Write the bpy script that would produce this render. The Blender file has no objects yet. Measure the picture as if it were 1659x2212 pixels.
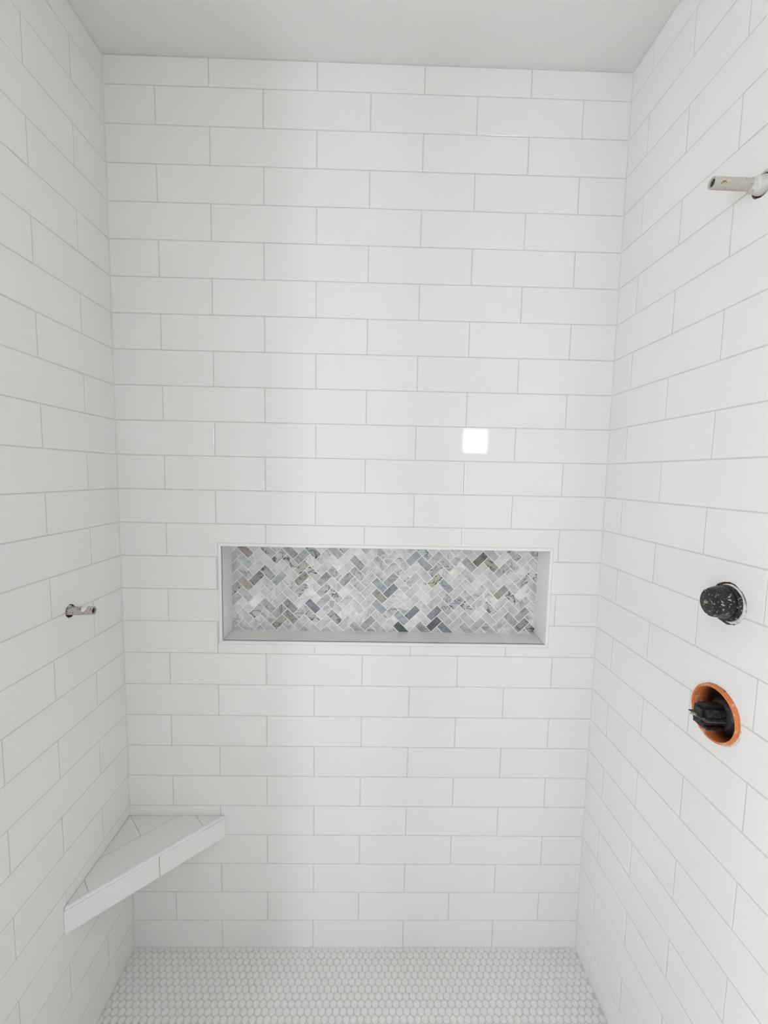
import bpy, bmesh, math, random
from mathutils import Vector, Matrix
random.seed(7)
scene = bpy.context.scene
C = scene.collection

# ------------------------------------------------------------------ camera
cam_data = bpy.data.cameras.new('camera')
cam = bpy.data.objects.new('camera', cam_data); C.objects.link(cam)
cam_data.sensor_fit = 'HORIZONTAL'; cam_data.sensor_width = 36.0
cam_data.lens = 36.0 * 901.22 / 1659.0
cam_data.clip_start = 0.02
M = ((0.9997011, 0.0165451, -0.0180018), (-0.0148875, 0.9959552, 0.0886090), (0.0193950, -0.0883145, 0.9959038))
cam.matrix_world = Matrix(((M[0][0], M[0][2], -M[0][1], 0.7813),
                           (M[1][0], M[1][2], -M[1][1], -1.2686),
                           (M[2][0], M[2][2], -M[2][1], 1.5838), (0, 0, 0, 1)))
scene.camera = cam

# ------------------------------------------------------------------ daylight and exposure
world = bpy.data.worlds.new('daylight'); scene.world = world; world.use_nodes = True
bg = world.node_tree.nodes['Background']
bg.inputs[0].default_value = (0.93, 0.965, 1.0, 1); bg.inputs[1].default_value = 24.0
scene.view_settings.view_transform = 'Standard'; scene.view_settings.look = 'None'
scene.view_settings.gamma = 1.0; scene.view_settings.use_curve_mapping = False
scene.view_settings.exposure = -0.47
scene.cycles.diffuse_bounces = 6; scene.cycles.max_bounces = 14
LAMP_W = 30.0

SW = 1.4802      # shower width
H = 2.727        # ceiling height
DS = 0.84        # shower depth
PZ = 0.102       # row pitch
Z1 = 2.6501      # height of the topmost full joint
PW = 0.3011      # tile pitch along a row
GAP = 0.0022
SKEW = 0.0154    # the side walls run slightly off square
TT = 0.0008      # tile face above grout

# niche and bathroom dimensions
NX0, NX1, NZ0, NZ1 = 0.2965, 1.3290, 1.0495, 1.3670
IX0, IX1, IZ0, IZ1 = 0.3050, 1.3200, 1.0580, 1.3575
ND = 0.093
BX0, BX1, BY0, BY1 = -1.9, 2.7, -3.1, -0.96
# window openings: (name, wall, a0, a1, z0, z1)
WINS = [('window_1', 'back', -1.31, -1.02, 0.2, 2.12), ('window_2', 'back', 1.66, 1.95, 1.84, 2.115),
        ('fill_window_3', 'left', -2.98, -2.36, 0.9, 2.3), ('fill_window_5', 'left', -1.66, -1.12, 0.9, 2.3), ('fill_window_4', 'right', -2.9, -2.55, 1.0, 2.0)]  # unseen side-wall windows, added and sized to fill the shower with light

# ------------------------------------------------------------------ materials
def mat(name, col=(.8, .8, .8), rough=.5, spec=.5, metal=0.0, coat=0.0):
    m = bpy.data.materials.new(name); m.use_nodes = True
    b = m.node_tree.nodes['Principled BSDF']
    b.inputs['Base Color'].default_value = (*col, 1); b.inputs['Roughness'].default_value = rough
    b.inputs['Specular IOR Level'].default_value = spec; b.inputs['Metallic'].default_value = metal
    b.inputs['Coat Weight'].default_value = coat
    return m
def N(m, t, **kw):
    n = m.node_tree.nodes.new(t)
    for k, v in kw.items():
        if hasattr(n, k): setattr(n, k, v)
        else: n.inputs[k.replace('_', ' ')].default_value = v
    return n
def L(m, a, b): m.node_tree.links.new(a, b)
def bsdf(m): return m.node_tree.nodes['Principled BSDF']
def add_bump(m, scale, strength, dist=.001, detail=3, coord='Object'):
    tc = N(m, 'ShaderNodeTexCoord'); n = N(m, 'ShaderNodeTexNoise', Scale=scale, Detail=detail)
    b = N(m, 'ShaderNodeBump', Strength=strength, Distance=dist)
    L(m, tc.outputs[coord], n.inputs['Vector']); L(m, n.outputs['Fac'], b.inputs['Height'])
    L(m, b.outputs['Normal'], bsdf(m).inputs['Normal'])

m_tile = mat('glazed_white_ceramic', (.83, .825, .81), .05, .5)
add_bump(m_tile, 9.0, .06, .001, 1)
def tile_tone(m, base, amt):
    oi = N(m, 'ShaderNodeObjectInfo'); mr = N(m, 'ShaderNodeMapRange')
    mr.inputs['To Min'].default_value = 1 - amt; mr.inputs['To Max'].default_value = 1.0
    mx = N(m, 'ShaderNodeVectorMath', operation='SCALE'); mx.inputs[0].default_value = base
    L(m, oi.outputs['Random'], mr.inputs['Value']); L(m, mr.outputs[0], mx.inputs['Scale'])
    L(m, mx.outputs[0], bsdf(m).inputs['Base Color'])
tile_tone(m_tile, (.849, .839, .821), .012)
m_grout = mat('light_grey_grout', (.63, .62, .605), .85, .2)
add_bump(m_grout, 900, .4, .0005)
m_floorgrout = mat('warm_grey_floor_grout', (.66, .65, .625), .85, .2)
add_bump(m_floorgrout, 900, .4, .0005)
m_penny = mat('white_porcelain_penny', (.85, .845, .83), .22, .5)
m_ceil = mat('flat_white_ceiling_paint', (.87, .86, .845), .9, .2)
add_bump(m_ceil, 160, .15, .001)
m_paint = mat('white_wall_paint', (.80, .795, .785), .8, .3)
m_bfloor = mat('pale_subfloor', (.66, .65, .63), .7, .3)
m_trim = mat('satin_white_edge_trim', (.86, .855, .845), .25, .5)
m_whitegrout = mat('white_mosaic_grout', (.88, .88, .86), .8, .2)
m_frame = mat('white_window_frame', (.8, .8, .8), .4, .4)

# polished marble: every piece carries its own tone (object colour) and veining (alpha)
m_marble = mat('polished_marble', (.7, .7, .7), .18, .5)
def build_marble(m):
    oi = N(m, 'ShaderNodeObjectInfo'); geo = N(m, 'ShaderNodeNewGeometry')
    off = N(m, 'ShaderNodeVectorMath', operation='SCALE'); off.inputs[0].default_value = (37., 11., 23.)
    L(m, oi.outputs['Random'], off.inputs['Scale'])
    add = N(m, 'ShaderNodeVectorMath', operation='ADD')
    L(m, geo.outputs['Position'], add.inputs[0]); L(m, off.outputs[0], add.inputs[1])
    cl = N(m, 'ShaderNodeTexNoise', Scale=42., Detail=4., Roughness=.6, Distortion=.6)
    L(m, add.outputs[0], cl.inputs['Vector'])
    vn = N(m, 'ShaderNodeTexNoise', Scale=17., Detail=3.5, Roughness=.55, Distortion=1.3)
    L(m, add.outputs[0], vn.inputs['Vector'])
    s = N(m, 'ShaderNodeMath', operation='SUBTRACT'); s.inputs[1].default_value = .5
    a = N(m, 'ShaderNodeMath', operation='ABSOLUTE')
    L(m, vn.outputs['Fac'], s.inputs[0]); L(m, s.outputs[0], a.inputs[0])
    mr = N(m, 'ShaderNodeMapRange'); mr.inputs['From Max'].default_value = .042
    mr.inputs['To Min'].default_value = 1.; mr.inputs['To Max'].default_value = 0.; mr.interpolation_type = 'SMOOTHSTEP'
    L(m, a.outputs[0], mr.inputs['Value'])
    vm = N(m, 'ShaderNodeMath', operation='MULTIPLY'); k = N(m, 'ShaderNodeTexNoise', Scale=33., Detail=2.); L(m, add.outputs[0], k.inputs['Vector'])
    kr = N(m, 'ShaderNodeMapRange'); kr.inputs['From Min'].default_value = .36; kr.inputs['From Max'].default_value = .50; L(m, k.outputs['Fac'], kr.inputs['Value'])
    km = N(m, 'ShaderNodeMath', operation='MULTIPLY'); L(m, mr.outputs[0], km.inputs[0]); L(m, kr.outputs[0], km.inputs[1])
    L(m, km.outputs[0], vm.inputs[0]); L(m, oi.outputs['Alpha'], vm.inputs[1])
    c1 = N(m, 'ShaderNodeMapRange'); c1.inputs['From Min'].default_value = .3; c1.inputs['From Max'].default_value = .7
    c1.inputs['To Min'].default_value = .74; c1.inputs['To Max'].default_value = 1.14
    L(m, cl.outputs['Fac'], c1.inputs['Value'])
    sc = N(m, 'ShaderNodeVectorMath', operation='SCALE'); L(m, oi.outputs['Color'], sc.inputs[0]); L(m, c1.outputs[0], sc.inputs['Scale'])
    mx = N(m, 'ShaderNodeMix', data_type='RGBA', clamp_factor=True)
    L(m, vm.outputs[0], mx.inputs[0]); L(m, sc.outputs[0], mx.inputs[6]); mx.inputs[7].default_value = (.05, .052, .056, 1)
    L(m, mx.outputs[2], bsdf(m).inputs['Base Color'])
build_marble(m_marble)

def speckled(name, base, spot, scale, lo, hi, rough=.5, stretch=(1, 1, 1), bump=.3):
    m = mat(name, base, rough, .4)
    tc = N(m, 'ShaderNodeTexCoord'); mp = N(m, 'ShaderNodeMapping'); mp.inputs['Scale'].default_value = stretch
    n = N(m, 'ShaderNodeTexNoise', Scale=scale, Detail=3., Roughness=.6); r = N(m, 'ShaderNodeMapRange')
    r.inputs['From Min'].default_value = lo; r.inputs['From Max'].default_value = hi
    mx = N(m, 'ShaderNodeMix', data_type='RGBA'); mx.inputs[6].default_value = (*base, 1); mx.inputs[7].default_value = (*spot, 1)
    L(m, tc.outputs['Object'], mp.inputs[0]); L(m, mp.outputs[0], n.inputs['Vector']); L(m, n.outputs['Fac'], r.inputs['Value'])
    L(m, r.outputs[0], mx.inputs[0]); L(m, mx.outputs[2], bsdf(m).inputs['Base Color'])
    b = N(m, 'ShaderNodeBump', Strength=bump, Distance=.0006); L(m, n.outputs['Fac'], b.inputs['Height']); L(m, b.outputs[0], bsdf(m).inputs['Normal'])
    return m
m_black_splat = speckled('black_rubber_with_grout_splatter', (.012, .012, .015), (.40, .39, .36), 270., .585, .65, .42, (1, .6, .8))
m_black = speckled('black_plastic_with_grout_dust', (.013, .014, .016), (.11, .11, .105), 120., .5, .85, .42)
m_dust = speckled('grout_dusted_black_plastic', (.045, .047, .045), (.22, .21, .19), 160., .45, .7, .55)
m_blackin = mat('unlit_black_plastic', (.01, .01, .011), .6, .3)
m_orange = speckled('orange_plastic_with_mortar_smears', (.60, .175, .05), (.66, .42, .31), 70., .53, .68, .38, (1, 1, 1), .1)
m_pipe = speckled('rust_flecked_pale_pipe', (.50, .475, .42), (.24, .09, .035), 150., .62, .67, .55)
m_pipe2 = speckled('rust_worn_pale_pipe', (.50, .45, .43), (.11, .045, .03), 300., .56, .63, .6)
m_plaster = speckled('smeared_thinset', (.70, .69, .66), (.45, .42, .37), 120., .5, .7, .85, (1, 1, 1), .8)
m_cut = speckled('chipped_tile_edge', (.30, .22, .16), (.10, .05, .035), 160., .42, .6, .85, (1, 1, 1), .9)
m_rust = speckled('wet_rust', (.16, .05, .025), (.05, .015, .01), 220., .4, .6, .5)
m_bore = mat('grey_pipe_bore', (.13, .13, .11), .6, .3)
m_paste = mat('dried_yellow_paste', (.36, .33, .25), .6, .3)

# ------------------------------------------------------------------ helpers
def tag(o, label=None, cat=None, group=None, kind=None):
    if label: o['label'] = label
    if cat: o['category'] = cat
    if group: o['group'] = group
    if kind: o['kind'] = kind
    return o
def link(name, me, parent=None, mtx=None, materials=None):
    if materials:
        for m in (materials if isinstance(materials, (list, tuple)) else [materials]): me.materials.append(m)
    o = bpy.data.objects.new(name, me); C.objects.link(o)
    if parent: o.parent = parent
    if mtx is not None: o.matrix_local = mtx
    return o
def empty(name, mtx):
    o = bpy.data.objects.new(name, None); C.objects.link(o); o.matrix_world = mtx; o.empty_display_size = .05
    return o
def inset(poly, d):
    n = len(poly); out = []
    for i in range(n):
        p0, p1, p2 = Vector(poly[i-1]), Vector(poly[i]), Vector(poly[(i+1) % n])
        e1 = (p1-p0).normalized(); e2 = (p2-p1).normalized()
        n1 = Vector((-e1.y, e1.x)); n2 = Vector((-e2.y, e2.x))
        b = n1+n2; den = 1+n1.dot(n2)
        out.append(tuple(p1 + b*(d/den if den > .15 else 0)))
    return out
def area(poly): return .5*sum(poly[i-1][0]*poly[i][1]-poly[i][0]*poly[i-1][1] for i in range(len(poly)))
def slab(name, poly, ns=-1, depth=.005, bev=.0012, seg=2, holes=None):
    """A bevelled tile: outline poly (u,v) counter-clockwise, face at y=0 looking towards ns*Y, body behind it."""
    if area(poly) < 0: poly = poly[::-1]
    if seg == 2: rings = [(0, -depth), (0, -bev), (bev*.3, -bev*.3), (bev, 0)]
    else: rings = [(0, -depth), (0, -bev), (bev, 0)]
    vs, fs = [], []; n = len(poly)
    for d, h in rings:
        for u, v in (inset(poly, d) if d else poly): vs.append((u, ns*h, v))
    def f(t): fs.append(t if ns < 0 else t[::-1])
    for k in range(len(rings)-1):
        for i in range(n):
            j = (i+1) % n; f((k*n+i, k*n+j, (k+1)*n+j, (k+1)*n+i))
    f(tuple((len(rings)-1)*n+i for i in range(n))); f(tuple(range(n-1, -1, -1)))
    me = bpy.data.meshes.new(name); me.from_pydata(vs, [], fs); me.update()
    return me
def rect(u0, u1, v0, v1): return [(u0, v0), (u1, v0), (u1, v1), (u0, v1)]
def box_bm(bm, x0, x1, y0, y1, z0, z1):
    vs = [bm.verts.new(p) for p in ((x0, y0, z0), (x1, y0, z0), (x1, y1, z0), (x0, y1, z0), (x0, y0, z1), (x1, y0, z1), (x1, y1, z1), (x0, y1, z1))]
    for q in ((0, 3, 2, 1), (4, 5, 6, 7), (0, 1, 5, 4), (1, 2, 6, 5), (2, 3, 7, 6), (3, 0, 4, 7)): bm.faces.new([vs[i] for i in q])
    return vs
def bm_done(name, bm, smooth=False):
    bmesh.ops.recalc_face_normals(bm, faces=bm.faces)
    me = bpy.data.meshes.new(name); bm.to_mesh(me); bm.free()
    if smooth:
        for p in me.polygons: p.use_smooth = True
    return me
def panel_with_holes(name, a0, a1, z0, z1, y0, y1, holes):
    """wall slab in local X/Z between depths y0..y1 with rectangular holes (grid split)"""
    xs = sorted({a0, a1, *[h[0] for h in holes], *[h[1] for h in holes]})
    zs = sorted({z0, z1, *[h[2] for h in holes], *[h[3] for h in holes]})
    bm = bmesh.new()
    def solid(i, j):
        if not (0 <= i < len(xs)-1 and 0 <= j < len(zs)-1): return False
        cx, cz = (xs[i]+xs[i+1])/2, (zs[j]+zs[j+1])/2
        return not any(h[0] < cx < h[1] and h[2] < cz < h[3] for h in holes)
    V = {}
    def v(i, j, k):
        if (i, j, k) not in V: V[i, j, k] = bm.verts.new((xs[i], (y0, y1)[k], zs[j]))
        return V[i, j, k]
    for i in range(len(xs)-1):
        for j in range(len(zs)-1):
            if not solid(i, j): continue
            bm.faces.new((v(i, j, 0), v(i+1, j, 0), v(i+1, j+1, 0), v(i, j+1, 0)))
            bm.faces.new((v(i, j, 1), v(i, j+1, 1), v(i+1, j+1, 1), v(i+1, j, 1)))
            if not solid(i-1, j): bm.faces.new((v(i, j, 0), v(i, j+1, 0), v(i, j+1, 1), v(i, j, 1)))
            if not solid(i+1, j): bm.faces.new((v(i+1, j, 0), v(i+1, j, 1), v(i+1, j+1, 1), v(i+1, j+1, 0)))
            if not solid(i, j-1): bm.faces.new((v(i, j, 0), v(i, j, 1), v(i+1, j, 1), v(i+1, j, 0)))
            if not solid(i, j+1): bm.faces.new((v(i, j+1, 0), v(i+1, j+1, 0), v(i+1, j+1, 1), v(i, j+1, 1)))
    return bm_done(name, bm)
def lathe_bm(bm, prof, seg=32, axis_fn=None, wob=0, rnd=None, closed_start=False, closed_end=False):
    """prof = [(h, r)], axis along +Z of the local frame axis_fn maps (r cos, r sin, h)"""
    rings = []
    rr = [1+(rnd.uniform(-wob, wob) if rnd else 0) for _ in range(seg)]
    for h, r in prof:
        rings.append([bm.verts.new(axis_fn(r*rr[k]*math.cos(2*math.pi*k/seg), r*rr[k]*math.sin(2*math.pi*k/seg), h)) for k in range(seg)])
    for a, b in zip(rings, rings[1:]):
        for k in range(seg): bm.faces.new((a[k], a[(k+1) % seg], b[(k+1) % seg], b[k]))
    if closed_start: bm.faces.new(rings[0][::-1])
    if closed_end: bm.faces.new(rings[-1])
    return rings
ax_y = lambda sgn: (lambda a, b, h: (a, sgn*h, b))
def bool_cut(o, cutters):
    """subtract cutter objects from o's mesh, baked"""
    for c in cutters:
        md = o.modifiers.new('cut', 'BOOLEAN'); md.operation = 'DIFFERENCE'; md.object = c; md.solver = 'EXACT'
    dg = bpy.context.evaluated_depsgraph_get(); dg.update()
    me = bpy.data.meshes.new_from_object(o.evaluated_get(dg))
    o.modifiers.clear(); o.data = me

# ------------------------------------------------------------------ frames of the three tiled walls
def frame(ox, oy, ux, uy, yx, yy): return Matrix(((ux, yx, 0, ox), (uy, yy, 0, oy), (0, 0, 1, 0), (0, 0, 0, 1)))
ck = math.cos(SKEW); sk = math.sin(SKEW)
F_back = Matrix.Identity(4)                                   # X to the right, face looks -Y
F_left = frame(0, 0, sk, -ck, ck, sk)                         # X towards the room, face looks +Y (local)
F_right = frame(SW, 0, sk, -ck, ck, sk)                       # X towards the room, face looks -Y (local)

def tiled_wall(name, F, ns, length, joints_even, hole_objs, holes, backpanel, overlap=()):
    """wall slab + every single tile as a child object"""
    w = link(name, backpanel, None, None, m_grout); w.matrix_world = F
    tag(w, kind='structure')
    if hole_objs: bpy.context.view_layer.update(); bool_cut(w, hole_objs)
    full = slab('tile', rect(-PW/2+GAP/2, PW/2-GAP/2, -PZ/2+GAP/2, PZ/2-GAP/2), ns); full.materials.append(m_tile)
    rows = [(0, Z1, H-.0032)] + [(n, Z1-n*PZ, Z1-(n-1)*PZ) for n in range(1, 27)]
    rows[-1] = (26, .0015, rows[-1][2])
    g = GAP/2; tocut = []
    lo, hi = (.0003, length-.0003) if name == 'wall_back' else (.0014, length)
    for n, z0, z1 in rows:
        j0 = joints_even + (0 if n % 2 == 0 else PW/2)
        while j0 > 0.012: j0 -= PW
        edges = []
        x = j0
        while x < length:
            a, b = max(x, lo-g), min(x+PW, hi+g)
            x += PW
            if b-a < .012: continue
            edges.append((a, b))
        for a, b in edges:
            u0, u1, v0, v1 = a+g, b-g, z0+g, z1-g
            if n == 0: v1 = z1
            if n == 26: v0 = z0
            full_ok = abs((b-a)-PW) < 1e-6 and n not in (0, 26)
            poly = None
            for (hx0, hx1, hz0, hz1) in overlap:
                if u0 < hx1 and u1 > hx0 and v0 < hz1 and v1 > hz0:
                    full_ok = False
                    if u0 >= hx0-.004 and u1 <= hx1+.004:      # between the jambs
                        if v1 > hz1+.006: v0 = max(v0, hz1+g*.6)
                        elif v0 < hz0-.006: v1 = min(v1, hz0-g*.6)
                        else: poly = []
                    elif v0 >= hz0-.004 and v1 <= hz1+.004:    # beside the opening
                        if u0 < hx0: u1 = hx0-g*.6
                        else: u0 = hx1+g*.6
                    else:                                      # a corner: L-shaped cut
                        c = g*.6
                        lf, top = u0 < hx0, v1 > hz1
                        if lf and top: poly = [(u0, v0), (hx0-c, v0), (hx0-c, hz1+c), (u1, hz1+c), (u1, v1), (u0, v1)]
                        elif lf: poly = [(u0, v0), (u1, v0), (u1, hz0-c), (hx0-c, hz0-c), (hx0-c, v1), (u0, v1)]
                        elif top: poly = [(hx1+c, v0), (u1, v0), (u1, v1), (u0, v1), (u0, hz1+c), (hx1+c, hz1+c)]
                        else: poly = [(u0, v0), (u1, v0), (u1, v1), (hx1+c, v1), (hx1+c, hz0-c), (u0, hz0-c)]
            if poly == []: continue
            cx, cz = (u0+u1)/2, (v0+v1)/2
            if poly is None and (u1-u0 < .006 or v1-v0 < .006): continue
            tilt = Matrix.Rotation(math.radians(max(-.11, min(.11, random.gauss(0, .06)))), 4, 'Z') @ Matrix.Rotation(math.radians(max(-.25, min(.25, random.gauss(0, .12)))), 4, 'X')
            mt = Matrix.Translation((cx, random.uniform(-.00012, .00012), cz)) @ tilt
            if full_ok: o = link('tile', full, w, mt)
            else:
                pl = poly or rect(u0, u1, v0, v1)
                o = link('tile', slab('tile', [(p[0]-cx, p[1]-cz) for p in pl], ns), w, mt, m_tile)
            for (hu, hv, hr) in holes:
                du = max(u0-hu, 0, hu-u1); dv = max(v0-hv, 0, hv-v1)
                if math.hypot(du, dv) < hr: tocut.append(o); break
    if tocut:
        bpy.context.view_layer.update()
        for o in tocut: bool_cut(o, hole_objs)
    return w

def cutter(F, u, v, r, wob, seed, seg=36, depth=.09):
    rnd = random.Random(seed); bm = bmesh.new()
    lathe_bm(bm, [(-.02, r), (depth, r)], seg, lambda a, b, h: (a, h, b), wob, rnd, True, True)
    bm2 = bmesh.new(); me = bm_done('cut', bm)
    o = bpy.data.objects.new('cut', me); C.objects.link(o)
    return o
def place_cutter(o, F, ns, u, v):
    o.matrix_world = F @ Matrix.Translation((u, 0, v)) @ Matrix.Diagonal((1, -ns, 1, 1))

# hole positions on the side walls in wall coordinates (distance from the corner, height)
PL = (.221, 1.2235)          # left pipe
PR = (.4515, 2.1350)          # right pipe
KN = (.462, 1.3415)          # black cap
RG = (.4590, 1.1075)         # orange ring

cutL = cutter(F_left, 0, 0, .0172, .06, 3, 28); place_cutter(cutL, F_left, 1, PL[0]-.002, PL[1]-.0005)
cutR1 = cutter(F_right, 0, 0, .0210, .05, 4, 28); place_cutter(cutR1, F_right, -1, PR[0], PR[1])
cutR2 = cutter(F_right, 0, 0, .0425, .022, 5, 40); place_cutter(cutR2, F_right, -1, KN[0], KN[1])
cutR3 = cutter(F_right, 0, 0, .0590, .006, 6, 48); place_cutter(cutR3, F_right, -1, RG[0], RG[1])

back_panel = panel_with_holes('wall_back', -.12, SW+.12, -.02, H+.03, TT, .14, [(NX0+.002, NX1-.002, NZ0+.002, NZ1-.002)])
wall_back = tiled_wall('wall_back', F_back, -1, SW, .2915, [], [], back_panel, [(NX0, NX1, NZ0, NZ1)])
sideL = panel_with_holes('wall_left', 0, DS, -.02, H+.03, -TT, -.12, [])
wall_left = tiled_wall('wall_left', F_left, 1, DS, .1295+PW/2, [cutL], [(PL[0]-.002, PL[1]-.0005, .018)], sideL)
sideR = panel_with_holes('wall_right', 0, DS, -.02, H+.03, TT, .12, [])
wall_right = tiled_wall('wall_right', F_right, -1, DS, .0880, [cutR1, cutR2, cutR3],
                        [(PR[0], PR[1], .024), (KN[0], KN[1], .045), (RG[0], RG[1], .061)], sideR)
for c in (cutL, cutR1, cutR2, cutR3): bpy.data.objects.remove(c)

# grout beads in the corners
m_bead = mat('pale_grout_bead', (.70, .69, .67), .7, .3)
def bead(name, p, q, a, b, w=.0022):
    bm = bmesh.new(); p, q, a, b = map(Vector, (p, q, a, b))
    r0 = [bm.verts.new(p+d) for d in (-a*.001-b*.001, a*w-b*.001, a*w, a*w*.35+b*w*.35, b*w, b*w-a*.001)]
    r1 = [bm.verts.new(q+d) for d in (-a*.001-b*.001, a*w-b*.001, a*w, a*w*.35+b*w*.35, b*w, b*w-a*.001)]
    for i in range(6): bm.faces.new((r0[i], r0[(i+1) % 6], r1[(i+1) % 6], r1[i]))
    bm.faces.new(r0); bm.faces.new(r1[::-1])
    tag(link(name, bm_done(name, bm), None, None, m_bead), kind='structure')
bead('trim_2', (0, 0, 0), (0, 0, H), (1, 0, 0), (0, -1, 0))
bead('trim_3', (SW, 0, 0), (SW, 0, H), (-1, 0, 0), (0, -1, 0))
bead('trim_4', (0, 0, 0), (SW, 0, 0), (0, -1, 0), (0, 0, 1), .0018)
bead('trim_5', (0, 0, 0), (SKEW*DS, -DS, 0), (1, 0, 0), (0, 0, 1), .0018)
bead('trim_6', (SW, 0, 0), (SW+SKEW*DS, -DS, 0), (-1, 0, 0), (0, 0, 1), .0018)

# ------------------------------------------------------------------ ceiling
bm = bmesh.new(); box_bm(bm, BX0-.12, BX1+.12, BY0-.12, .14, H, H+.1)
tag(link('ceiling', bm_done('ceiling', bm), None, None, m_ceil), kind='structure')

# ------------------------------------------------------------------ shower floor: grout bed and penny rounds
bm = bmesh.new(); box_bm(bm, -.02, SW+.04, -DS, .02, -.08, -.0012)
floor = tag(link('floor', bm_done('floor', bm), None, None, m_floorgrout), kind='structure')
def penny_mesh(r, seg):
    bm = bmesh.new()
    lathe_bm(bm, [(-.003, r), (-.0008, r), (-.00022, r-.00035), (0, r-.0011)], seg, lambda a, b, h: (a, b, h), closed_end=True)
    return bm_done('penny_tile', bm, False)
pm = penny_mesh(.00955, 16); pm.materials.append(m_penny)
PP = .02093; PR_ = .01813; spots = []
r = 0
while True:
    y = -.0045 - PR_*r
    if y < -DS+.012: break
    x = .0170 - PP*2 + (0 if r % 2 == 0 else PP/2) + (PP/2 if True else 0)
    k = 0
    while x < SW+.03:
        xs_ = SKEW*(-y)
        if x-.003 > xs_ and x+.003 < SW+xs_: spots.append((x+random.uniform(-.00025, .00025), y+random.uniform(-.00025, .00025), xs_))
        x += PP
    r += 1
mi = cam.matrix_world.inverted()
def in_view(x, y):
    v = mi @ Vector((x, y, 0)); 
    if v.z > -.05: return None
    px = 829.5+901.22*v.x/-v.z; py = 1106-901.22*v.y/-v.z
    return -v.z if (-5 < px < 1664 and py < 2217) else None
vis = sorted([(in_view(s[0], s[1]), s) for s in spots if in_view(s[0], s[1])], key=lambda t: t[0])
single = set(id(s) for _, s in vis[:300])
bmr = bmesh.new(); seg = 16
for s in spots:
    x, y, xs_ = s
    if id(s) in single and x-.0096 > xs_ and x+.0096 < SW+xs_:
        link('penny_tile', pm, floor, Matrix.Translation((x, y, random.uniform(-.0001, .0001))) @ Matrix.Rotation(math.radians(random.gauss(0, .5)), 4, 'X') @ Matrix.Rotation(math.radians(random.gauss(0, .5)), 4, 'Y'))
        continue
    r0 = .00955; dz = random.uniform(-.0001, .0001)
    rings = []
    for h, rad in ((-.003, r0), (-.0008, r0), (-.00022, r0-.00035), (0, r0-.0011)):
        rings.append([(min(max(x+rad*math.cos(2*math.pi*k/seg), xs_+.0012), SW+xs_-.0012), min(y+rad*math.sin(2*math.pi*k/seg), -.0012), h+dz) for k in range(seg)])
    vv = [[bmr.verts.new(p) for p in ring] for ring in rings]
    for a, b in zip(vv, vv[1:]):
        for k in range(seg): bmr.faces.new((a[k], a[(k+1) % seg], b[(k+1) % seg], b[k]))
    bmr.faces.new(vv[-1])
me = bpy.data.meshes.new('penny_tile_field'); bmr.to_mesh(me); bmr.free()
tag(link('penny_tile_field', me, floor, None, m_penny), kind='stuff')

# ------------------------------------------------------------------ wall niche
niche = empty('wall_niche', Matrix.Translation(((NX0+NX1)/2, 0, NZ0)))
tag(niche, 'long recessed niche in back wall, white rim and marble herringbone lining', 'niche')
NI = niche.matrix_world.inverted()
def nlink(name, me, mtx, m, parent=niche): return link(name, me, parent, NI @ mtx, m)
# mortar bed: a five-sided box behind the tiles
bm = bmesh.new()
e = .008
box_bm(bm, IX0-e, IX1+e, ND+.0004, ND+.02, IZ0-e, IZ1+e)
box_bm(bm, IX0-e, IX0-.0012, .004, ND+TT, IZ0-e, IZ1+e); box_bm(bm, IX1+.0012, IX1+e, .004, ND+TT, IZ0-e, IZ1+e)
box_bm(bm, IX0-.0012, IX1+.0012, .004, ND+TT, IZ0-e, IZ0-.0012); box_bm(bm, IX0-.0012, IX1+.0012, .004, ND+TT, IZ1+.0012, IZ1+e)
nlink('mortar_bed', bm_done('mortar_bed', bm), Matrix.Identity(4), m_whitegrout)
# rim: four mitred profiles, slightly proud
def rim(poly):
    me = slab('edge_trim', poly, -1, .012, .0016, 2)
    nlink('edge_trim', me, Matrix.Translation((0, -.0012, 0)), m_trim)
g = .0002
rim([(NX0, NZ0), (NX1, NZ0), (IX1, IZ0), (IX0, IZ0)]); rim([(IX0, IZ1), (IX1, IZ1), (NX1, NZ1), (NX0, NZ1)])
rim([(NX0, NZ0), (IX0, IZ0), (IX0, IZ1), (NX0, NZ1)]); rim([(IX1, IZ0), (NX1, NZ0), (NX1, NZ1), (IX1, IZ1)])
# reveal tiles
zj = [IZ0] + [Z1-PZ*k for k in (15, 14, 13)] + [IZ1]
zj = [z for z in zj]
for a, b in zip(zj, zj[1:]):
    if b-a < .004: continue
    for sx in (0, 1):
        me = slab('reveal_tile', rect(.0062, ND-.0008, a+.001, b-.001), -1, .004, .0009, 2)
        # local X -> world Y, local -Y (face) -> into the niche
        if sx == 0: mt = Matrix(((0, -1, 0, IX0), (1, 0, 0, 0), (0, 0, 1, 0), (0, 0, 0, 1)))
        else: mt = Matrix(((0, 1, 0, IX1), (1, 0, 0, 0), (0, 0, 1, 0), (0, 0, 0, 1)))
        if sx == 1: me.flip_normals()
        nlink('reveal_tile', me, mt, m_tile)
xj = [IX0] + [.2915+PW*k for k in (1, 2, 3)] + [IX1]
for a, b in zip(xj, xj[1:]):
    for sz in (0, 1):
        me = slab('reveal_tile', rect(a+.001, b-.001, .0062, ND-.0008), -1, .004, .0009, 2)
        # local X -> X, local Z -> world Y, face (-Y) -> up or down
        if sz == 0: mt = Matrix(((1, 0, 0, 0), (0, 0, 1, 0), (0, -1, 0, IZ0), (0, 0, 0, 1)))
        else:
            mt = Matrix(((1, 0, 0, 0), (0, 0, 1, 0), (0, 1, 0, IZ1), (0, 0, 0, 1))); me.flip_normals()
        nlink('reveal_tile', me, mt, m_tile)
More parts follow.
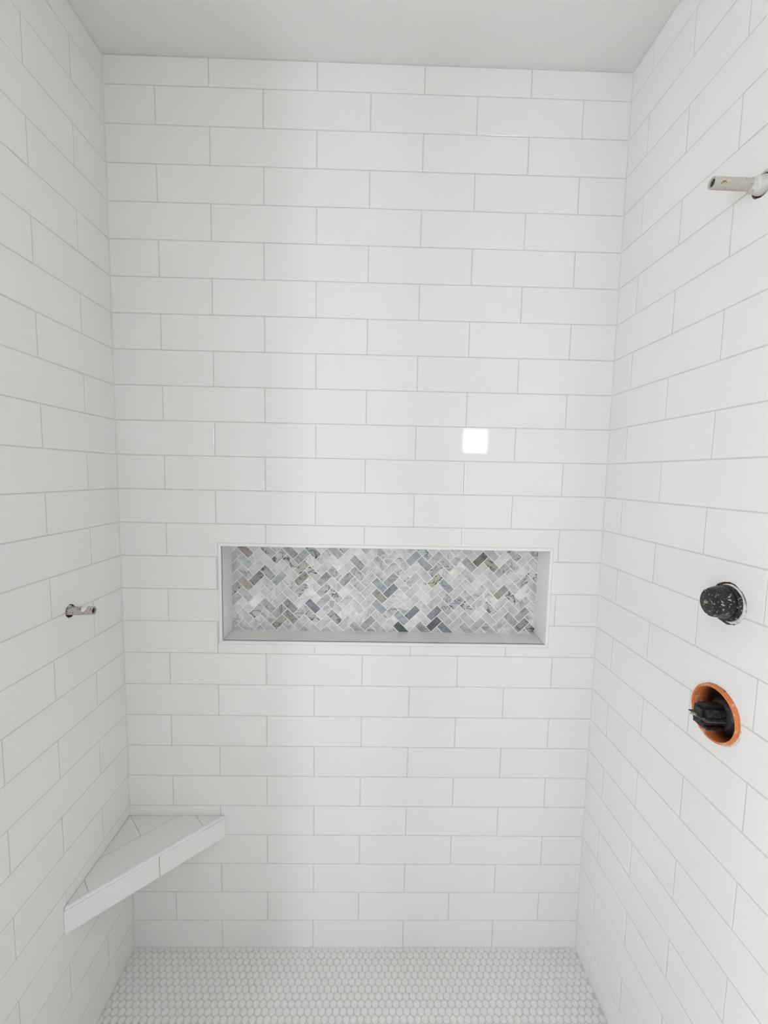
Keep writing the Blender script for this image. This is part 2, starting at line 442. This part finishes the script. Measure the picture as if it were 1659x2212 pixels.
# herringbone mosaic
TONES = {'brown': (.38, .35, .325, .8), 'dbrown': (.22, .19, .18, .8), 'bv': (.42, .39, .36, 1.), 'gv': (.58, .58, .57, .9), 'dv': (.62, .625, .62, 1.),
         'dv2': (.46, .465, .47, 1.), 'dk': (.27, .275, .29, .8), 'dk2': (.145, .155, .17, .5), 'blue': (.44, .46, .50, .5), 'lblue': (.56, .575, .60, .25),
         'ov': (.52, .52, .45, 1.), 'olive': (.38, .38, .345, .5), 'gr': (.44, .445, .43, .5), 'wh': (.86, .86, .83, .0), 'lwh': (.76, .765, .76, .1),
         'dblue': (.27, .285, .315, .4), 'taupe': (.38, .37, .35, .6), 'gvb': (.56, .575, .60, .9)}
MARKS = [(0.349, 1.326, 'brown'), (0.424, 1.323, 'gv'), (0.46, 1.309, 'dv'), (0.427, 1.25, 'dv2'), (0.388, 1.237, 'dk'), (0.347, 1.22, 'bv'), (0.32, 1.208, 'dv2'), (0.535, 1.307, 'blue'), (0.574, 1.326, 'dv2'), (0.499, 1.294, 'dv'), (0.535, 1.269, 'ov'), (0.544, 1.24, 'brown'), (0.573, 1.253, 'dv'), (0.609, 1.235, 'gr'), (0.685, 1.236, 'gr'), (0.535, 1.201, 'dv'), (0.609, 1.198, 'gv'), (0.571, 1.181, 'wh'), (0.644, 1.18, 'dv'), (0.573, 1.146, 'dblue'), (0.463, 1.127, 'dv2'), (0.423, 1.143, 'gr'), (0.496, 1.145, 'taupe'), (0.496, 1.105, 'taupe'), (0.463, 1.096, 'bv'), (0.566, 1.106, 'dv'), (0.644, 1.109, 'dv2'), (0.388, 1.163, 'wh'), (0.646, 1.287, 'wh'), (0.462, 1.234, 'blue'), (0.351, 1.289, 'lblue'), (0.387, 1.128, 'gv'), (0.791, 1.223, 'blue'), (0.796, 1.179, 'olive'), (0.789, 1.145, 'blue'), (0.754, 1.085, 'gr'), (0.675, 1.331, 'dv'), (0.72, 1.292, 'gr'), (0.496, 1.332, 'gr'), (0.321, 1.285, 'lblue'), (0.426, 1.291, 'lwh'), (0.389, 1.312, 'lwh'), (1.123, 1.308, 'dbrown'), (1.162, 1.292, 'bv'), (1.199, 1.27, 'blue'), (0.941, 1.29, 'blue'), (0.908, 1.309, 'blue'), (1.013, 1.291, 'gvb'), (1.016, 1.217, 'blue'), (0.99, 1.278, 'dv'), (0.977, 1.233, 'ov'), (0.831, 1.196, 'dblue'), (0.905, 1.121, 'dblue'), (0.978, 1.122, 'dblue'), (0.98, 1.086, 'dk2'), (0.866, 1.075, 'dk2'), (1.013, 1.077, 'dblue'), (0.866, 1.105, 'blue'), (0.938, 1.076, 'gr'), (1.087, 1.146, 'dv'), (1.201, 1.196, 'olive'), (1.236, 1.178, 'dv'), (1.27, 1.234, 'gv'), (1.161, 1.143, 'dv'), (1.236, 1.107, 'gr'), (1.277, 1.096, 'brown'), (1.298, 1.079, 'dv2'), (1.244, 1.326, 'gv'), (1.276, 1.126, 'gr'), (1.057, 1.168, 'gvb'), (1.089, 1.29, 'gr'), (0.833, 1.238, 'gr'), (1.304, 1.224, 'lblue'), (1.303, 1.25, 'dv'), (1.054, 1.271, 'wh'), (1.131, 1.239, 'lwh'), (0.947, 1.327, 'gvb'), (0.868, 1.316, 'lwh')]
def clip(poly, x0, x1, z0, z1):
    for ax, lim, keep in ((0, x0, 1), (0, x1, -1), (1, z0, 1), (1, z1, -1)):
        out = []
        for i in range(len(poly)):
            a, b = poly[i-1], poly[i]; da, db = keep*(a[ax]-lim), keep*(b[ax]-lim)
            if (da >= 0) != (db >= 0):
                t = da/(da-db); out.append((a[0]+t*(b[0]-a[0]), a[1]+t*(b[1]-a[1])))
            if db >= 0: out.append(b)
        poly = out
        if len(poly) < 3: return []
    # drop near-duplicate corners
    res = []
    for p in poly:
        if not res or math.hypot(p[0]-res[-1][0], p[1]-res[-1][1]) > .0004: res.append(p)
    if len(res) > 2 and math.hypot(res[0][0]-res[-1][0], res[0][1]-res[-1][1]) < .0004: res.pop()
    return res if len(res) > 2 else []
HP = .0370; w_ = HP/math.sqrt(2); hl, hw = w_-.00105, w_/2-.00105
cells = []
for c in range(-2, 30):
    for q in range(-9, 4):
        sl = c % 2                                              # 0: falling, 1: rising to the right
        cx = .3500+c*HP; cz = 1.2916 + q*HP + (HP/2 if sl else 0)
        ang = math.radians(45 if sl else -45)
        ca, sa = math.cos(ang), math.sin(ang)
        pl = [(cx+ca*u-sa*v, cz+sa*u+ca*v) for u, v in ((-hl, -hw), (hl, -hw), (hl, hw), (-hl, hw))]
        pl = clip(pl, IX0+.0006, IX1-.0006, IZ0+.0006, IZ1-.0006)
        if not pl or abs(area(pl)) < 2.0e-5: continue
        cells.append([cx, cz, pl, ang, None])
for mx_, mz_, key in MARKS:
    best, bd = None, 9
    for cl_ in cells:
        dx, dz = mx_-cl_[0], mz_-cl_[1]; ca, sa = math.cos(cl_[3]), math.sin(cl_[3])
        u, v = dx*ca+dz*sa, -dx*sa+dz*ca
        d = max(abs(u)/hl, abs(v)/hw)
        if d < bd: bd, best = d, cl_
    if best and best[4] is None: best[4] = key
rg = random.Random(21)
fullm = slab('mosaic_tile', [(-hl, -hw), (hl, -hw), (hl, hw), (-hl, hw)], -1, .004, .0006, 2); fullm.materials.append(m_marble)
for cx, cz, pl, ang, key in cells:
    if len(pl) == 4 and abs(abs(area(pl))-4*hl*hw) < 1e-8:
        o = link('mosaic_tile', fullm, niche, NI @ Matrix.Translation((cx, ND+rg.uniform(-.0001, .0001), cz)) @ Matrix.Rotation(-ang, 4, 'Y'))
    else:
        o = nlink('mosaic_tile', slab('mosaic_tile', [(p[0]-cx, p[1]-cz) for p in pl], -1, .004, .0006, 2), Matrix.Translation((cx, ND, cz)), m_marble)
    if key: col = TONES[key]
    else:
        v = rg.choice((.56, .64, .68, .72, .78, .66)) + rg.uniform(-.03, .03); t = rg.uniform(-.012, .016)
        col = (v-t*.6, v, v+t*.6, rg.choice((.0, .15, .3, .45, .6)))
    o.color = col

# ------------------------------------------------------------------ corner bench (a floating tiled corner seat)
bench = empty('corner_bench', Matrix.Identity(4))
tag(bench, 'floating triangular white tiled corner seat against the left and back walls', 'bench')
BZ, BA, BL, BT = .4740, .3075, .2950, .0735      # top height, reach on back wall, reach on left wall, apron height
Bp = Vector((BA, 0)); Lp = Vector((BL*sk, -BL*ck)); Op = Vector((.0006, -.0006))
bm = bmesh.new()
ins = .0025
ed = (Bp-Lp).normalized(); en = Vector((-ed.y, ed.x))     # en points to the corner
def ring(z, d): 
    pts = [Op, Lp+en*d*1.414*0+Vector((0, d*1.5)), Bp+Vector((-d*1.5, 0))]
    return [bm.verts.new((p.x, p.y, z)) for p in pts]
a = ring(BZ-BT+.001, ins); b = ring(BZ-TT, ins)
bm.faces.new(a[::-1]); bm.faces.new(b)
for i in range(3): bm.faces.new((a[i], a[(i+1) % 3], b[(i+1) % 3], b[i]))
link('mortar_core', bm_done('mortar_core', bm), bench, None, m_grout)
# top tiles: polygons in (x, y) -> slab local (u,v); face up
MT = Matrix(((1, 0, 0, 0), (0, 0, 1, 0), (0, -1, 0, BZ), (0, 0, 0, 1)))
def top_tile(poly):
    link('seat_tile', slab('seat_tile', poly, -1, .006, .0009, 2), bench, MT, m_tile)
TW = .0095                                                # width of the white nosing
def along(p, q, t): return p+(q-p)*t
def V2(p): return (p[0], p[1])
# strip seam, parallel to the front edge
s0, s1 = Vector((.1570, -.0010)), Vector((.0040, -.1530))
hg = .0013
def shift(p, d): return p+en*d
fa, fb = shift(Lp, TW), shift(Bp, TW)
# intersections with the walls (walls at y=-.001 and x=.001+skew)
def wall_hit_back(p): t = (-.001-p.y)/ed.y; return p+ed*t
def wall_hit_left(p):
    # x = .001 - SKEW*y
    t = (.001-SKEW*p.y-p.x)/(ed.x+SKEW*ed.y); return p+ed*t
front = shift((Lp+Bp)/2, TW+hg/2)
seamp = shift((Lp+Bp)/2, ((s0+s1)/2-(Lp+Bp)/2).dot(en))
fB, fL = wall_hit_back(front), wall_hit_left(front)
sB, sL = wall_hit_back(seamp-en*hg), wall_hit_left(seamp-en*hg)
# end seams perpendicular to the front edge
eL0, eL1 = Vector((.0062, -.2167)), Vector((.0457, -.2554))
eR0, eR1 = Vector((.2126, -.0010)), Vector((.2560, -.0459))
def on_front(p): return front+ed*((p-front).dot(ed))
fl = on_front(eL0); fr = on_front(eR1)
hl0 = Vector((.001-SKEW*eL0.y, eL0.y))
top_tile([V2(p) for p in (fl+ed*hg*.7, fr-ed*hg*.7, Vector((eR0.x-hg, -.001)), sB, sL, hl0+Vector((0, hg*1.4)))])
top_tile([V2(p) for p in (fL, fl-ed*hg*.7, hl0-Vector((0, hg*1.4)))])
top_tile([V2(p) for p in (fr+ed*hg*.7, fB, Vector((eR0.x+hg*1.4, -.001)))])
tB, tL = wall_hit_back(seamp+en*hg), wall_hit_left(seamp+en*hg)
mid = Vector((.0775, -.0760)); mid = seamp+en*hg+ed*((mid-seamp).dot(ed))
cor = Vector((.0028, -.0028))
top_tile([V2(p) for p in (mid+ed*hg*.6, tB, cor+ed*hg*.6)])
top_tile([V2(p) for p in (tL, mid-ed*hg*.6, cor-ed*hg*.6)])
# nosing strip along the front, and the apron tiles
MA = Matrix(((ed.x, en.x, 0, Lp.x), (ed.y, en.y, 0, Lp.y), (0, 0, 1, 0), (0, 0, 0, 1)))   # local X along the edge, Y into the corner
EL = (Bp-Lp).length
bm = bmesh.new()
prof = [(.0, -.0075), (-.0012, -.0070), (-.0016, -.0050), (-.0012, -.0018), (.0004, .0000), (.0025, .0008), (TW-.001, .0008), (TW, .0002), (TW, -.0075)]
ra = [bm.verts.new((0.004+max(y, 0)*.9, y, BZ+z)) for y, z in prof]; rb = [bm.verts.new((EL-.004-max(y, 0)*.9, y, BZ+z)) for y, z in prof]
for i in range(len(prof)):
    j = (i+1) % len(prof); bm.faces.new((ra[i], ra[j], rb[j], rb[i]))
bm.faces.new(ra[::-1]); bm.faces.new(rb)
link('nosing_trim', bm_done('nosing_trim', bm), bench, MA, m_trim)
# seam of the apron
aj = .0  
def apron(u0, u1):
    link('apron_tile', slab('apron_tile', rect(u0, u1, BZ-BT, BZ-.0092), -1, .006, .0009, 2), bench, MA, m_tile)
seamU = .2245
apron(.0015, seamU-.0011); apron(seamU+.0011, EL-.0015)

# ------------------------------------------------------------------ fittings on the side walls
def wall_empty(name, F, u, v): return empty(name, F @ Matrix.Translation((u, 0, v)))
def pipe(name, F, sgn, u, v, r, rin, length, mtl, label, droop, bore_len, end_wob, seed):
    e_ = wall_empty(name, F, u, v); tag(e_, label, 'pipe', 'pipe stubs on the side walls')
    rnd = random.Random(seed)
    dirv = lambda a, b, h: (a+droop[0]*h, sgn*h, b+droop[1]*h)
    bm = bmesh.new(); seg = 40; prof = []
    n = 14
    for i in range(n+1): prof.append((-.05+(length+.05)*i/n, r*(1+rnd.uniform(-.012, .012))))
    prof[-1] = (length-.0008, r*.985); prof.append((length, r*.94)); prof.append((length+.0002, (r+rin)/2)); prof.append((length-.0006, rin+.0002)); prof.append((length-.003, rin)); prof.append((length-bore_len, rin))
    lathe_bm(bm, prof, seg, dirv)
    for f in bm.faces:
        c = f.calc_center_median(); h = sgn*c.y
        if h < length-.002 and math.hypot(c.x-droop[0]*h, c.z-droop[1]*h) < rin*1.08: f.material_index = 1
    me = bm_done('pipe_tube', bm, True); o = link('pipe_tube', me, e_, None, [mtl, m_bore])
    bm = bmesh.new()
    lathe_bm(bm, [(length-bore_len, rin), (length-bore_len+.0001, .0001)], 20, dirv)
    link('bore', bm_done('bore', bm), e_, None, m_bore)
    return e_, dirv
def irregular_ring(name, parent, sgn, r0, r1, h0, h1, m, seed, a0=0, a1=2*math.pi, wob=.12, du=0, dv=0, seg=26):
    """a lumpy collar of mortar between radii r0..r1 spanning an arc"""
    rnd = random.Random(seed); bm = bmesh.new(); rows = []
    full = abs(a1-a0-2*math.pi) < 1e-6; cnt = seg if full else seg+1
    for k in range(cnt):
        a_ = a0+(a1-a0)*k/seg; taper = 1 if full else max(.08, math.sin(math.pi*k/seg))**.5
        ro = r0+(r1-r0)*taper*(1+rnd.uniform(-wob, wob)*2); hh = h0+(h1-h0)*(1+rnd.uniform(-wob, wob)*2)*taper
        pts = [(r0*.97, -.006), (r0*.97, hh*.9), (r0+(ro-r0)*.35, hh), (r0+(ro-r0)*.8, hh*.55), (ro, -.0004), (ro, -.006)]
        rows.append([bm.verts.new((du+p*math.cos(a_), sgn*q, dv+p*math.sin(a_))) for p, q in pts])
    m_ = len(rows[0])
    for k in range(cnt if full else cnt-1):
        A, B = rows[k], rows[(k+1) % cnt]
        for i in range(m_): bm.faces.new((A[i], A[(i+1) % m_], B[(i+1) % m_], B[i]))
    if not full: bm.faces.new(rows[0]); bm.faces.new(rows[-1][::-1])
    return link(name, bm_done(name, bm, True), parent, None, m)
def hole_lining(parent, sgn, r, depth, m, wob, seed, du=0, dv=0, base=None, seg=32):
    rnd = random.Random(seed); bm = bmesh.new()
    lathe_bm(bm, [(-.0012, r), (-.004, r*.97), (-depth, r*.95), (-depth-.0005, .0005)], seg, lambda a, b, h: (a+du, sgn*h, b+dv), wob, rnd)
    return link('wall_hole', bm_done('wall_hole', bm, True), parent, None, m)

# left pipe
pl_, dl = pipe('pipe_stub', F_left, 1, PL[0], PL[1], .0105, .0072, .0610, m_pipe2, 'short rust-worn pipe stub poking out of the left wall', (0, .030), .03, 0, 5)
hole_lining(pl_, 1, .0169, .05, m_rust, .05, 3, -.002, -.0005)['label'] = 'rusty broken hole around the pipe'
irregular_ring('mortar_smear', pl_, 1, .0112, .0138, 0, .0004, m_plaster, 8, math.radians(60), math.radians(130), .1, -.002, 0)
rnd = random.Random(3); bm = bmesh.new()              # white paint blob on top of the tube
for i in range(7):
    for j in range(7): pass
rows = []
for i in range(8):
    h = .034+.013*i/7; rows.append([])
    half = math.radians(62)*math.sqrt(max(.02, 1-((i-3.5)/3.8)**2))
    for j in range(9):
        a_ = math.radians(62)-half+2*half*j/8; rr = .0108+.0006*math.sin(math.pi*j/8)*math.sin(math.pi*(i+.5)/8)+.00005
        rows[-1].append(bm.verts.new(dl(-rr*math.cos(a_)*-1, rr*math.sin(a_), h)))
for i in range(7):
    for j in range(8): bm.faces.new((rows[i][j], rows[i][j+1], rows[i+1][j+1], rows[i+1][j]))
o = link('paint_blob', bm_done('paint_blob', bm, True), pl_, None, m_trim); o['label'] = 'white paint blob'
# right pipe
pr_, dr = pipe('pipe_stub', F_right, -1, PR[0], PR[1], .0104, .0068, .0950, m_pipe, 'pale rust-flecked pipe stub high on the right wall', (-.02, .012), .035, 0, 9)
hole_lining(pr_, -1, .0207, .05, m_cut, .05, 4)['label'] = 'dark broken hole around the pipe'
bm = bmesh.new()
lathe_bm(bm, [(-.03, .0165), (.002, .0165), (.008, .0150), (.016, .0128), (.0235, .0109), (.024, .0102)], 30, dr, .035, random.Random(5))
link('mortar_collar', bm_done('mortar_collar', bm, True), pr_, None, m_plaster)
irregular_ring('mortar_smear', pr_, -1, .0205, .0245, 0, .0014, m_plaster, 18, math.radians(30), math.radians(140), .1)

# black cap (mixing valve stem cover)
kn = wall_empty('valve_cap', F_right, *KN); tag(kn, 'round black rubber valve cap splattered with white grout, above the orange ring', 'valve cap')
hole_lining(kn, -1, .0418, .03, m_cut, .022, 5)['label'] = 'chipped brown edge of the hole'
irregular_ring('mortar_collar', kn, -1, .0362, .0425, 0, .0020, m_plaster, 31, math.radians(-95), math.radians(25), .14, seg=30)
irregular_ring('mortar_crescent', kn, -1, .0362, .0395, -.001, .0008, m_plaster, 32, math.radians(20), math.radians(120), .1, seg=30)
def cap_loft(secs, seg=40):
    bm = bmesh.new(); rings = []
    for (h, r, du, dv) in secs:
        rings.append([bm.verts.new((du+r*math.cos(2*math.pi*k/seg), -h, dv+r*math.sin(2*math.pi*k/seg))) for k in range(seg)])
    for a, b in zip(rings, rings[1:]):
        for k in range(seg): bm.faces.new((a[k], a[(k+1) % seg], b[(k+1) % seg], b[k]))
    bm.faces.new(rings[-1]); bm.faces.new(rings[0][::-1])
    return bm
bm = cap_loft([(-.028, .0362, 0, 0), (.004, .0362, 0, 0), (.0065, .0356, 0, 0), (.0075, .034, 0, 0)])
link('cap_base', bm_done('cap_base', bm, True), kn, None, m_black_splat)
bm = cap_loft([(.004, .0338, -.001, .0015), (.014, .0325, -.001, .002), (.030, .0292, -.0005, .0015), (.0345, .0280, 0, .001), (.0362, .0262, 0, .001)])
o = link('cap_body', bm_done('cap_body', bm, True), kn, None, m_black_splat)
bm = cap_loft([(.0355, .0196, .001, .0005), (.0372, .0194, .001, .0005), (.0376, .0186, .001, .0005)])
link('cap_face', bm_done('cap_face', bm, True), kn, None, m_black_splat)
bm = bmesh.new(); box_bm(bm, -.0024, .0024, -.0435, -.036, -.0028, .0028)
bmesh.ops.bevel(bm, geom=list(bm.edges), offset=.0009, segments=2, affect='EDGES')
o = link('screw_stub', bm_done('screw_stub', bm), kn, Matrix.Translation((-.006, 0, 0)), m_paste); o['label'] = 'square stub with dried yellow paste'
irregular_ring('paste_smear', kn, -1, .0045, .0085, .037, .0395, m_paste, 44, math.radians(-20), math.radians(120), .2, .002, 0, 12)
irregular_ring('thinset_lump', kn, -1, .0270, .0325, .022, .0365, m_plaster, 45, math.radians(105), math.radians(150), .15, 0, 0, 12)

# valve in the orange ring
vr = wall_empty('shower_valve', F_right, *RG); tag(vr, 'shower valve set in an orange plastic ring with a black block in it', 'valve')
bm = bmesh.new(); R = .0582; r_ = .0528
lathe_bm(bm, [(-.036, R), (.0060, R), (.0082, R-.0016), (.0086, R-.0026), (.0086, r_+.0008), (.0078, r_), (-.036, r_), (-.036, R)], 64, lambda a, b, h: (a, -h, b))
link('orange_ring', bm_done('orange_ring', bm, True), vr, None, m_orange)
for p in vr.children[0].data.polygons: p.use_smooth = abs(p.normal.y) < .3
irregular_ring('mortar_smear', vr, -1, .0578, .0612, 0, .0014, m_plaster, 51, math.radians(-75), math.radians(20), .2, seg=30)
irregular_ring('chipped_edge', vr, -1, .0578, .0598, 0, .0006, m_cut, 52, math.radians(45), math.radians(125), .25, seg=30)
bm = bmesh.new(); lathe_bm(bm, [(-.036, .0582), (-.0362, .0001)], 40, lambda a, b, h: (a, -h, b))
link('back_plate', bm_done('back_plate', bm), vr, None, m_blackin)
bm = cap_loft([(-.036, .040, .001, -.002), (-.026, .0385, .001, -.002), (-.016, .033, .001, -.002), (-.010, .0275, .001, -.002), (-.008, .0255, .001, -.002)])
link('rubber_boot', bm_done('rubber_boot', bm, True), vr, None, m_black)
# the block: a body with recessed faces, a waist fin and a nib
bm = bmesh.new(); box_bm(bm, -.0165, .0165, -.0395, .012, -.0205, .0205)
bmesh.ops.bevel(bm, geom=list(bm.edges), offset=.0062, segments=4, affect='EDGES')
body = link('guard_block', bm_done('guard_block', bm), vr, None, m_black)
bm = bmesh.new(); box_bm(bm, -.0010, .0010, -.0325, -.004, -.0125, .0160)
bmesh.ops.bevel(bm, geom=[e_ for e_ in bm.edges], offset=.0008, segments=1, affect='EDGES')
me = bm_done('block_panel', bm)
link('block_panel', me, vr, Matrix.Translation((.0168, 0, .001)), m_black); 
bm = bmesh.new(); box_bm(bm, -.0205, .0262, -.0430, .002, -.0010, .0010)
bmesh.ops.bevel(bm, geom=list(bm.edges), offset=.0006, segments=1, affect='EDGES')
link('waist_fin', bm_done('waist_fin', bm), vr, Matrix.Translation((0, 0, -.0055)) @ Matrix.Rotation(math.radians(-3), 4, 'X'), m_dust)
bm = bmesh.new(); box_bm(bm, -.0185, .0185, -.0330, .006, -.0255, -.0195)
bmesh.ops.bevel(bm, geom=list(bm.edges), offset=.0012, segments=2, affect='EDGES')
link('block_foot', bm_done('block_foot', bm), vr, None, m_black)
bm = bmesh.new(); a0 = [bm.verts.new(p) for p in ((-.006, -.041, .0015), (.004, -.041, .0015), (.004, -.041, -.0045), (-.006, -.041, -.0045))]
tp = bm.verts.new((-.002, -.0545, .0005)); bm.faces.new(a0[::-1])
for i in range(4): bm.faces.new((a0[i], a0[(i+1) % 4], tp))
link('nib', bm_done('nib', bm), vr, Matrix.Translation((-.004, .002, -.003)), m_paste)

# ------------------------------------------------------------------ the bathroom behind the camera
def opening_wall(name, kind, holes):
    hs = [(a0, a1, z0, z1) for (_, w, a0, a1, z0, z1) in WINS if w == kind]
    if kind == 'back':
        o = link(name, panel_with_holes(name, BX0-.12, BX1+.12, -.02, H, BY0-.12, BY0, hs), None, None, m_paint)
    else:
        o = link(name, panel_with_holes(name, BY0, BY1+.12, -.02, H, 0, .12, hs), None, None, m_paint)
        x = BX0-.12 if kind == 'left' else BX1
        o.matrix_world = Matrix(((0, 1, 0, x), (1, 0, 0, 0), (0, 0, 1, 0), (0, 0, 0, 1)))
        o.data.flip_normals()
    return tag(o, kind='structure')
opening_wall('wall_front', 'back', 0); opening_wall('wall_bath_left', 'left', 0); opening_wall('wall_bath_right', 'right', 0)
# end walls beside the shower mouth
for nm, x0, x1 in (('wall_jamb_left', BX0, -.004+SKEW*DS), ('wall_jamb_right', SW+.004+SKEW*DS, BX1)):
    bm = bmesh.new(); box_bm(bm, x0, x1, BY1, -DS-.0005, -.02, H)
    tag(link(nm, bm_done(nm, bm), None, None, m_paint), kind='structure')
bm = bmesh.new(); box_bm(bm, BX0, BX1, BY0, BY1-.0005, -.08, 0)
tag(link('floor_bath', bm_done('floor_bath', bm), None, None, m_bfloor), kind='structure')
bm = bmesh.new(); box_bm(bm, -.003+SKEW*DS, SW+.003+SKEW*DS, BY1, -DS-.0005, -.08, .10)
bmesh.ops.bevel(bm, geom=list(bm.edges), offset=.004, segments=2, affect='EDGES')
tag(link('trim_1', bm_done('trim_1', bm), None, None, m_tile), kind='structure')

m_glass = bpy.data.materials.new('window_glass'); m_glass.use_nodes = True
nt = m_glass.node_tree; nt.nodes.clear()
out = nt.nodes.new('ShaderNodeOutputMaterial'); tr = nt.nodes.new('ShaderNodeBsdfTransparent'); gl = nt.nodes.new('ShaderNodeBsdfGlossy'); gl.inputs['Roughness'].default_value = .02
mx = nt.nodes.new('ShaderNodeMixShader'); mx.inputs[0].default_value = .06
nt.links.new(tr.outputs[0], mx.inputs[1]); nt.links.new(gl.outputs[0], mx.inputs[2]); nt.links.new(mx.outputs[0], out.inputs[0])
for (nm, w, a0, a1, z0, z1) in WINS:
    if w == 'back': F = Matrix.Translation((0, BY0-.06, 0))
    elif w == 'left': F = Matrix(((0, -1, 0, BX0-.06), (1, 0, 0, 0), (0, 0, 1, 0), (0, 0, 0, 1)))
    else: F = Matrix(((0, -1, 0, BX1+.06), (1, 0, 0, 0), (0, 0, 1, 0), (0, 0, 0, 1)))
    bm = bmesh.new(); t = .018 if a1-a0 < .5 else .04
    box_bm(bm, a0, a0+t, -.02, .02, z0, z1); box_bm(bm, a1-t, a1, -.02, .02, z0, z1)
    box_bm(bm, a0+t, a1-t, -.02, .02, z0, z0+t); box_bm(bm, a0+t, a1-t, -.02, .02, z1-t, z1)
    wd = link(nm, bm_done(nm, bm), None, None, m_frame); wd.matrix_world = F; tag(wd, kind='structure')
    bm = bmesh.new(); box_bm(bm, a0+t, a1-t, -.002, .002, z0+t, z1-t)
    link('pane', bm_done('pane', bm), wd, None, m_glass)
    if a1-a0 > .5:
        bm = bmesh.new(); c_ = (a0+a1)/2; box_bm(bm, c_-.012, c_+.012, -.012, -.002, z0+t, z1-t)
        link('muntin', bm_done('muntin', bm), wd, None, m_frame)
    # portal so that the sky is sampled through the opening
    ld = bpy.data.lights.new('daylight_portal', 'AREA'); ld.shape = 'RECTANGLE'; ld.size = a1-a0; ld.size_y = z1-z0; ld.cycles.is_portal = True
    lo = bpy.data.objects.new('daylight_portal', ld); C.objects.link(lo)
    cx = (a0+a1)/2; cz = (z0+z1)/2
    if w == 'back': lo.location = (cx, BY0-.125, cz); d = Vector((0, 1, 0))
    elif w == 'left': lo.location = (BX0-.125, cx, cz); d = Vector((1, 0, 0))
    else: lo.location = (BX1+.125, cx, cz); d = Vector((-1, 0, 0))
    lo.rotation_euler = d.to_track_quat('-Z', 'Z').to_euler()
